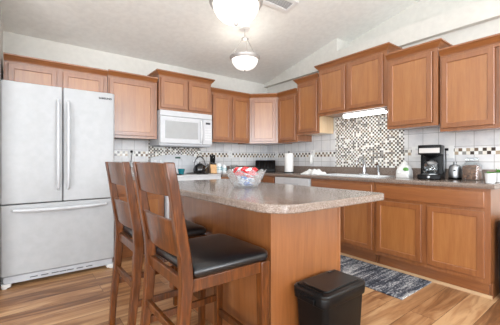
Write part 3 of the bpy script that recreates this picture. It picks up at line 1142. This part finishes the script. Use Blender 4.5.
cf = obj('carafe', MB().lathe([(.055, .053), (.068, .07), (.07, .10), (.06, .15), (.045, .175), (.043, .175), (.058, .149), (.067, .10), (.065, .071), (.053, .057)], 26, (0, -.055, 0)), 'glass', root)
obj('carafe_lid', MB().lathe([(.047, .175), (.045, .19), (.02, .196)], 20, (0, -.055, 0)), 'black_plastic', cf)
obj('carafe_band', MB().lathe([(.0615, .145), (.0625, .15), (.049, .172), (.046, .172)], 24, (0, -.055, 0)), 'steel', cf)
obj('carafe_handle', MB().tube([(-.03, -.105, .165), (-.04, -.15, .16), (-.045, -.16, .11), (-.04, -.12, .085)], .008, 10), 'black_plastic', cf)
obj('water_window', MB().box(.0985, .1015, .04, .09, .07, .31), 'grey_trim', root)

# silver canister / grinder
root = thing('coffee_grinder', 'brushed steel cylinder with knobbed lid between coffee maker and bean jar', 'grinder', (-.15, -2.985, .9155))
obj('body', MB().lathe([(.048, 0), (.052, .006), (.053, .05), (.05, .115), (.046, .125)], 28), 'steel', root)
obj('base_ring', MB().lathe([(.0535, .001), (.0545, .004), (.0545, .016), (.0525, .018)], 28), 'black_plastic', root)
obj('lid', MB().lathe([(.046, .125), (.04, .137), (.02, .142), (.014, .146), (.016, .166), (.012, .17)], 24), 'steel', root)
obj('badge', MB().ball((-.051, -.012, .085), (.003, .012, .006), 8, 6), 'black_plastic', root)

# jar of coffee beans
JL = (-.155, -3.125, .9155)
root = thing('storage_jar', 'square clear glass jar with glass lid on worktop, full of brown beans', 'jar', JL)
root.scale = (.8, .8, .96)
b = MB()
outer = [(.0, rrect(-.085, .085, -.085, .085, .025)), (.14, rrect(-.085, .085, -.085, .085, .025)), (.165, rrect(-.066, .066, -.066, .066, .04)), (.178, rrect(-.062, .062, -.062, .062, .045))]
inner = [(.178, rrect(-.058, .058, -.058, .058, .042)), (.164, rrect(-.062, .062, -.062, .062, .038)), (.139, rrect(-.081, .081, -.081, .081, .022)), (.006, rrect(-.081, .081, -.081, .081, .022))]
b.loft([[(x, y, z) for x, y in p] for z, p in outer + inner])
obj('body', b, 'glass', root)
obj('clamp_ring', MB().tube([(.063 * math.cos(t), .063 * math.sin(t), .183) for t in (2 * math.pi * k / 28 for k in range(29))], .0045, 8), 'steel', root)
obj('lid', MB().lathe([(.064, .188), (.066, .20), (.064, .214), (.058, .22), (.052, .21), (.03, .206)], 28), 'glass', root)
tag(obj('coffee_beans', MB().loft([[(x, y, z) for x, y in p] for z, p in ((.008, rrect(-.078, .078, -.078, .078, .02)), (.13, rrect(-.078, .078, -.078, .078, .02)), (.142, rrect(-.06, .06, -.06, .06, .03)), (.146, rrect(-.03, .03, -.03, .03, .02)))]), 'beans', loc=JL), 'brown roasted coffee beans filling the square glass jar', 'coffee beans', kind='stuff').scale = (.8, .8, .96)


# two white pots with plants
def pot(loc, label, seed, lush=1.0):
    rnd = random.Random(seed)
    root = thing('potted_plant', label, 'potted plant', loc)
    obj('pot', MB().lathe([(.028, 0), (.031, .003), (.0375, .078), (.0385, .08), (.0345, .08), (.033, .068)], 26), 'porcelain', root)
    obj('soil', MB().lathe([(.0325, .066), (.0325, .07), (.01, .072)], 20), 'soil', root)
    m = MB()
    for k in range(16):
        t = rnd.uniform(0, 6.28)
        e = rnd.uniform(.25, 1.0) * lush
        ln = rnd.uniform(.022, .036) * lush
        M_ = Matrix.Rotation(t, 3, 'Z') @ Matrix.Rotation(-e, 3, 'Y')
        c = M_ @ Vector((ln * .8, 0, 0))
        m.ball((c.x, c.y, .073 + c.z), (ln * .6, .008, .004), 8, 6, M_)
    obj('leaves', m, 'leaf', root)


pot((-.530, -3.352, .9155), 'small white pot with low green plant at the front end of the worktop', 1, .7)
pot((-.325, -3.365, .9155), 'small white pot with bushier green plant, behind the front pot by the bean jar', 2)


# ------------------------------------------------------------------ outlets
def outlet(loc, rz, label, w_=.075, h_=.118, plug=None):
    root = thing('wall_outlet', label, 'outlet', loc, rz)
    obj('cover_plate', MB().box(-w_ / 2, w_ / 2, -.006, 0, -h_ / 2, h_ / 2), 'white_plastic', root, bevel=.002)
    for s in (-1, 1):
        f = obj('socket_face', MB().prism(rrect(-.016, .016, -.014, .014, .008), 0, .002).xf(Matrix.Translation((0, -.006, s * .027)) @ Matrix.Rotation(math.pi / 2, 4, 'X')), 'white_handle', root)
        obj('slot', MB().box(-.008, -.006, -.0088, -.0079, s * .027 - .004, s * .027 + .004).box(.006, .008, -.0088, -.0079, s * .027 - .004, s * .027 + .004), 'dark_gap', f)
    return root


OY = -TT - .0005
outlet((-2.365, OY, 1.19), 0, 'white wall outlet with a black plug left of the range')
outlet((-.80, OY, 1.195), 0, 'white wall outlet on the back wall tile behind the glass jar')
outlet((OY, -.27, 1.195), R90, 'white wall outlet on the tile near the black corner box')
outlet((OY, -1.075, 1.2), R90, 'white wall outlet holding a white plug-in, left of the mosaic panel')
outlet((OY, -2.575, 1.195), R90, 'white wall outlet between the mosaic panel and the coffee maker', .115)
outlet((OY, -2.872, 1.185), R90, 'white wall outlet right of the coffee maker with a black plug', .115, .13)
root = thing('power_plug', 'black plug in the outlet left of the range', 'plug', (-2.365, OY - .0092, 1.217))
obj('plug_body', MB().lathe([(.016, 0), (.016, .02), (.01, .03)], 14).xf(Matrix.Rotation(math.pi / 2, 4, 'X')), 'black_plastic', root)
obj('cord', MB().tube([(0, -.028, 0), (0, -.04, -.01), (-.005, -.035, -.06), (-.012, -.02, -.14), (-.02, -.04, -.29)], .004, 8), 'cord', root)
root = thing('power_plug', 'black plug and cord in the outlet right of the coffee maker', 'plug', (OY - .0092, -2.872, 1.212), R90)
obj('plug_body', MB().box(-.014, .014, -.03, 0, -.012, .012), 'black_plastic', root, bevel=.004)
obj('cord', MB().tube([(0, -.028, 0), (0, -.045, -.02), (.004, -.045, -.1), (.006, -.05, -.2), (.0, -.07, -.29)], .0045, 8), 'cord', root)
root = thing('plug_in_freshener', 'white plug-in air freshener hanging below its outlet left of the mosaic', 'air freshener', (OY - .0092, -1.075, 1.165), R90)
obj('body', MB().lathe([(.012, -.12), (.02, -.11), (.026, -.07), (.024, -.03), (.018, .01), (.012, .022)], 18, (0, -.028, 0)), 'white_plastic', root)
obj('prong_block', MB().box(-.014, .014, -.02, -.0005, -.012, .012), 'white_plastic', root)

# ------------------------------------------------------------------ under-cabinet light
root = thing('under_cabinet_light', 'lit white strip light under the cabinet above the mosaic', 'strip light', (-.255, -2.06, 1.69))
obj('housing', MB().box(-.02, .06, -.285, .265, -.03, -.0005), 'white_plastic', root, bevel=.003)
obj('diffuser', MB().loft([[(-.022, y, -.012), (-.028, y, -.02), (-.026, y, -.042), (-.012, y, -.05), (.05, y, -.05), (.056, y, -.031), (-.0205, y, -.031)] for y in (-.275, .255)]), 'tube_light', root)

# ------------------------------------------------------------------ island
IX0, IX1, IY0, IY1 = -2.49, -1.912, -2.93, -1.60
root = thing('island_cabinet', 'wooden kitchen island body in the middle of the floor', 'kitchen island', (0, 0, 0))
obj('end_panel', MB().box(IX0, IX1 - .022, IY0, IY0 + .02, 0, .874), 'maple', root)
obj('corner_stile', MB().box(IX1 - .021, IX1, IY0 - .003, IY0 + .02, 0, .874), 'maple', root)
obj('seating_panel', MB().box(IX0, IX0 + .02, IY0 + .021, IY1, 0, .874), 'maple', root)
obj('far_panel', MB().box(IX0 + .021, IX1, IY1 - .02, IY1, 0, .874), 'maple', root)
fm = MB().box(IX1 - .02, IX1, IY0 + .021, IY1 - .021, .10, .874)
obj('cabinet_front', fm, 'maple', root)
obj('toe_kick', MB().box(IX1 - .08, IX1 - .065, IY0 + .021, IY1 - .021, 0, .10), 'maple_h', root)
Mi = Matrix.Translation((IX1, IY0 + .03, 0)) @ Matrix.Rotation(math.pi / 2, 4, 'Z')
for k in range(3):
    x0 = .01 + k * .425
    d = obj('door', door_mesh(x0, x0 + .40, .15, .70, -.001).xf(Mi), 'maple', root, angle=25)
    obj('door_panel', MB().box(x0 + .0485, x0 + .3515, -DT + .007, -.003, .1985, .6515).xf(Mi), 'maple_panel', d)
    obj('drawer_front', MB().box(x0, x0 + .40, -DT - .001, -.001, .725, .855).xf(Mi), 'maple_h', root, bevel=.005)
m = MB()
for q in (-2.70, -2.2, -1.75):
    m.loft([[(IX0 - .001, q + s * .018, z) for s in (-1, 1)] + [(IX0 - .001 - dx, q + s * .018, z) for s in (1, -1)] for z, dx in ((.62, .02), (.80, .12), (.874, .16))])
# island worktop
root = thing('island_worktop', 'large speckled brown laminate island top with rounded corners', 'worktop', (0, 0, WT1 - .038))
poly = rrect(-2.712, -1.875, -3.222, -1.545, (.15, .06, .03, .03), 8)
obj('slab', MB().prism(poly, 0, .038), 'laminate', root, bevel=.007, seg=3)

# ------------------------------------------------------------------ candy bowl and candies
BC = (-2.28, -2.43, WT1)
n = 40


def flute(r, z, k):
    return [(r * (1 + k * math.cos(10 * t)) * math.cos(t), r * (1 + k * math.cos(10 * t)) * math.sin(t), z + k * .25 * math.cos(10 * t)) for t in (2 * math.pi * j / 80 for j in range(80))]


root = thing('glass_bowl', 'clear fluted glass bowl on the island, heaped with wrapped candy', 'bowl', BC)
outer = [(.072, .001, 0), (.082, .006, .01), (.10, .03, .02), (.118, .065, .03), (.132, .1, .04), (.138, .112, .045)]
inner = [(.134, .111, .045), (.127, .098, .04), (.112, .064, .03), (.094, .032, .02), (.076, .010, .01), (.066, .007, 0)]
obj('bowl_wall', MB().loft([flute(*q) for q in outer + inner]), 'cut_glass', root, angle=60)


def candy(mat, name_l, group):
    root = thing('wrapped_candy', name_l, 'candy', BC, 0, group)
    obj('sweet', MB().ball((0, 0, 0), (.019, .012, .010), 10, 8), mat, root)
    m = MB()
    for s in (-1, 1):
        m.loft([[(s * .016, .003 * math.cos(t), .003 * math.sin(t)) for t in (2 * math.pi * j / 8 for j in range(8))],
                [(s * .024, .006 * math.cos(t), .003 * math.sin(t)) for t in (2 * math.pi * j / 8 for j in range(8))],
                [(s * .034, .012 * math.cos(t), .003 * math.sin(t)) for t in (2 * math.pi * j / 8 for j in range(8))]])
    obj('twist_ends', m, mat, root)
    return root


protos = {}
rnd = random.Random(11)
spots = []
tries = 0
while len(spots) < 96 and tries < 20000:
    tries += 1
    z = rnd.uniform(.018, .124)
    rmax = (.060 + .46 * (z - .006)) - .038 if z < .088 else .077
    r = rmax * math.sqrt(rnd.random()) if rnd.random() < .5 else rmax * rnd.uniform(.8, 1)
    t = rnd.uniform(0, 6.283)
    p = Vector((r * math.cos(t), r * math.sin(t), z))
    if all((p - q).length > .0235 for q in spots):
        spots.append(p)
for p in spots:
    f = rnd.random()
    front = -(p.x * .62 + p.y * .78)
    if p.z > .078:
        c = 'red' if f < .74 else 'white'
    elif p.z < .036:
        c = 'blue' if f < .45 else 'white'
    else:
        c = 'white' if f < .82 else ('blue' if f < .9 else 'red')
    loc = (BC[0] + p.x, BC[1] + p.y, BC[2] + p.z)
    if c not in protos:
        protos[c] = candy(c + '_wrap', c + ' wrapped candy in the clear glass bowl on the island', c + ' candies in the glass bowl')
        k = protos[c]
        k.location = loc
    else:
        k = dup(protos[c], loc)
    k.rotation_euler = (rnd.uniform(-.5, .5), rnd.uniform(-.5, .5), math.atan2(p.y, p.x) + math.pi / 2 + rnd.uniform(-.5, .5))


# ------------------------------------------------------------------ bar stools
def make_stool(loc, label):
    root = thing('bar_stool', label, 'bar stool', loc)
    prof = [(0, -.240, .036), (.18, -.228, .040), (.40, -.205, .046), (.60, -.190, .05), (.70, -.196, .05), (.85, -.222, .045), (1.0, -.246, .038), (1.088, -.262, .032)]

    def px(z):
        for a, b in zip(prof, prof[1:]):
            if a[0] <= z <= b[0]:
                f = (z - a[0]) / (b[0] - a[0])
                return a[1] + f * (b[1] - a[1])
        return prof[-1][1]
    ZS = [0, .09, .18, .29, .40, .5, .60, .65, .70, .78, .85, .93, 1.0, 1.088]
    wd = lambda z: .036 + .016 * max(0, 1 - abs(z - .62) / .5)
    for s in (-1, 1):
        obj('rear_leg', MB().bar([(px(z), s * .207, z) for z in ZS], [wd(z) for z in ZS], [.034 + .006 * (z < .9) for z in ZS]), 'stool_wood', root, bevel=.005)
        obj('front_leg', MB().bar([(.212, s * .206, 0), (.212, s * .206, .545), (.212, s * .206, .6135)], [.034, .05, .05], [.034, .048, .048]), 'stool_wood', root, bevel=.004)

    def slat(z0, z1):
        rings = []
        for i in range(13):
            y = -.195 + .39 * i / 12
            bow = .018 * (1 - (y / .195) ** 2)
            ring = []
            for z, dz in ((z0, -1), (z0 + .25 * (z1 - z0), -1), (z0 + .75 * (z1 - z0), -1), (z1, -1), (z1, 1), (z0 + .75 * (z1 - z0), 1), (z0 + .25 * (z1 - z0), 1), (z0, 1)):
                crest = .006 * (1 - (y / .195) ** 2) if z == z1 else 0
                ring.append((px(min(z, 1.088)) - bow + .009 * dz, y, z + crest))
            rings.append(ring)
        return MB().loft(rings)
    obj('back_slat', slat(.952, 1.082), 'stool_wood', root, bevel=.004)
    obj('back_slat', slat(.70, .848), 'stool_wood', root, bevel=.004)
    m = MB()
    obj('apron', MB().box(.192, .222, -.184, .184, .560, .6135).box(-.18, .19, -.219, -.199, .560, .6135).box(-.18, .19, .199, .219, .560, .6135).box(-.20, -.178, -.2, .2, .560, .6135), 'stool_wood', root, bevel=.004)
    # padded cushion: domed rounded slab
    rings = []
    out = lambda k, xs: [(x, y) for x, y in rrect(-.168 - k, .252 + k, -.226 - k, .226 + k, (.035, .05, .05, .035), 6)]

    def pull(P, f):
        return [(.042 + (x - .042) * f, y * f) for x, y in P]
    base_p = out(0, 0)
    for f, z in ((.96, .614), (1.0, .621), (1.012, .634), (1.0, .649), (.95, .659), (.85, .665), (.65, .669), (.4, .670), (.15, .6705)):
        rings.append([(x, y, z) for x, y in pull(base_p, f)])
    obj('seat_cushion', MB().loft(rings), 'leather', root, angle=70)
    obj('footrest', MB().box(.2, .222, -.186, .186, .185, .225), 'stool_wood', root, bevel=.004)
    for s in (-1, 1):
        a, b = px(.285), .195
        obj('side_stretcher', MB().loft([[(x, s * .207 - .011, z - .018), (x, s * .207 + .011, z - .018), (x, s * .207 + .011, z + .018), (x, s * .207 - .011, z + .018)] for x, z in ((a + .015, .285), (b, .285))]), 'stool_wood', root, bevel=.003)
    obj('rear_stretcher', MB().box(px(.38) - .011, px(.38) + .011, -.2, .2, .362, .398), 'stool_wood', root, bevel=.003)
    return root


s1 = make_stool((-2.785, -2.758, 0), 'nearer dark wood bar stool with black padded seat, in front of the island')
dup(s1, (-2.785, -2.14, 0), label='farther dark wood bar stool with black padded seat, nearer the refrigerator')

# ------------------------------------------------------------------ bins
root = thing('waste_bin', 'black lidded waste bin standing against the end of the island', 'waste bin', (-2.178, -3.058, 0))
HX, HY = .175, .108
m = MB()
m.loft([[(x, y, z) for x, y in rrect(-HX * f, HX * f, -HY * f, HY * f, .03)] for z, f in ((0, .80), (.01, .83), (.395, .955))])
obj('body', m, 'black_plastic', root, angle=40)
obj('rim', MB().loft([[(x, y, z) for x, y in rrect(-HX * f, HX * f, -HY * f, HY * f, .035)] for z, f in ((.375, .99), (.38, 1.02), (.415, 1.035), (.425, 1.01))]), 'black_plastic', root, angle=40)
ld = obj('lid', MB().loft([[(x, y, z) for x, y in rrect(-HX * f, HX * f, -HY * f, HY * f, .032)] for z, f in ((.4255, 1.03), (.432, 1.035), (.44, 1.0), (.443, .93))]), 'black_lid', root, angle=30)
obj('lid_flap', MB().prism(rrect(-HX * .80, HX * .84, -HY * .80, HY * .80, .02), .4435, .451), 'black_lid', ld, bevel=.004)
obj('lid_grip', MB().box(HX * .45, HX * .80, HY * .62, HY * .72, .4515, .456), 'black_gloss', ld, bevel=.002)
obj('hinge', MB().tube([(-HX * .93, -HY * .75, .444), (-HX * .93, HY * .75, .444)], .007, 10), 'black_plastic', ld)
obj('handle_latch', MB().box(-HX * 1.10, -HX * 1.0, -.05, .05, .385, .412), 'black_plastic', root, bevel=.004)
m = MB()
for q in (-.1, .1):
    m.box(q - .004, q + .004, -HY * .955 - .002, -HY * .86, .04, .36)
root = thing('tall_bin', 'black rounded bin at the far right beside the end cabinet panel', 'waste bin', (-.378, -3.567, 0))
obj('body', MB().loft([[(x, y, z) for x, y in rrect(-.165 * f, .165 * f, -.175 * f, .175 * f, .04)] for z, f in ((0, .90), (.01, .93), (.57, 1.0))]), 'black_matte', root)
obj('lid', MB().loft([[(x, y, z) for x, y in rrect(-.165 * f, .165 * f, -.175 * f, .175 * f, .04)] for z, f in ((.571, 1.0), (.60, .99), (.63, .88), (.645, .6))]), 'black_lid', root)

# ------------------------------------------------------------------ rug
tag(obj('rug', MB().prism(rrect(-1.135, -.578, -2.945, -1.75, .012), .001, .010), 'rug', bevel=.003), 'navy, grey and white streaked kitchen rug on the floor before the base cabinets', 'rug')


# ------------------------------------------------------------------ pendant lamps
def pendant(loc, ztop, label):
    """loc = centre of the bowl rim"""
    root = thing('pendant_lamp', label, 'pendant lamp', loc)
    H = ztop - loc[2]
    n1 = Vector((0, .204, 1)).normalized()
    can = MB().lathe([(.062, -.028), (.066, -.02), (.066, .004)], 26)
    can.xf(Matrix.Translation((0, 0, H - .002)) @ Matrix.Rotation(-math.atan(.204), 4, 'X'))
    obj('canopy', can, 'white_plastic', root)
    hub = .235
    obj('stem', MB().tube([(0, 0, hub), (0, 0, H - .015)], .006, 10), 'nickel', root)
    obj('hub', MB().lathe([(.012, hub - .04), (.04, hub - .022), (.044, hub - .01), (.03, hub + .005), (.008, hub + .015)], 22), 'nickel', root)
    for k in range(3):
        t = math.radians(35 + 120 * k)
        obj('rod', MB().tube([(.035 * math.cos(t), .035 * math.sin(t), hub - .02), (.165 * math.cos(t), .165 * math.sin(t), .012)], .003, 8), 'nickel', root)
    rim = MB().lathe([(.160, -.03), (.168, -.034), (.182, -.012), (.184, .004), (.178, .012), (.168, .012), (.166, -.01)], 36)
    rim.f = rim.f[:-2]
    rim.loft([[(.160 * math.cos(t), .160 * math.sin(t), -.03) for t in (2 * math.pi * j / 36 for j in range(36))], [(.166 * math.cos(t), .166 * math.sin(t), -.01) for t in (2 * math.pi * j / 36 for j in range(36))]], cap=False)
    obj('rim', rim, 'nickel', root)
    bowl = MB().lathe([(.158, -.028), (.152, -.058), (.134, -.092), (.105, -.122), (.065, -.143), (.02, -.151)], 36)
    bowl.f.pop(-2)                                                    # open at the top
    obj('glass_bowl', bowl, 'lamp_glass', root)
    obj('finial', MB().lathe([(.012, -.15), (.012, -.157), (.006, -.166)], 14), 'nickel', root)
    l = bpy.data.lights.new('bulb', 'POINT')
    l.energy = 1.1
    l.color = (1.0, .93, .84)
    l.shadow_soft_size = .05
    o = bpy.data.objects.new('bulb', l)
    o.location = (0, 0, -.05)
    o.parent = root
    COL.objects.link(o)


pendant((-2.347, -2.41, 2.178), ZC(-2.41), 'larger-looking nearer bowl pendant lamp hanging over the island')
pendant((-1.372, -1.19, 2.34), ZC(-1.19), 'farther bowl pendant lamp, hanging on thin rods before the corner')

# ceiling vent
vc = Vector((-1.30, -1.72, 0))
root = thing('ceiling_vent', 'white louvred air vent in the sloped ceiling beside the near lamp', 'vent', (vc.x, vc.y, ZC(vc.y) - .001))
root.rotation_euler = (-math.atan(.204), 0, 0)
fr = MB()
VX, VY = .20, .10
VF = .045
for a0, a1, b0, b1 in ((-VX, VX, -VY, -VY + VF), (-VX, VX, VY - VF, VY), (-VX, -VX + VF, -VY + VF, VY - VF), (VX - VF, VX, -VY + VF, VY - VF)):
    fr.box(a0, a1, b0, b1, -.012, 0)
obj('frame', fr, 'white_plastic', root, bevel=.003)
obj('duct', MB().box(-VX + VF, VX - VF, -VY + VF, VY - VF, -.002, 0), 'grey_trim', root)
m = MB()
for k in range(7):
    y = -VY + VF + .001 + k * .0155
    m.loft([[(-VX + VF, y, -.010), (-VX + VF, y + .012, -.003), (-VX + VF, y + .013, -.0045), (-VX + VF, y + .001, -.0115)], [(VX - VF, y, -.010), (VX - VF, y + .012, -.003), (VX - VF, y + .013, -.0045), (VX - VF, y + .001, -.0115)]])
obj('louvres', m, 'white_plastic', root)
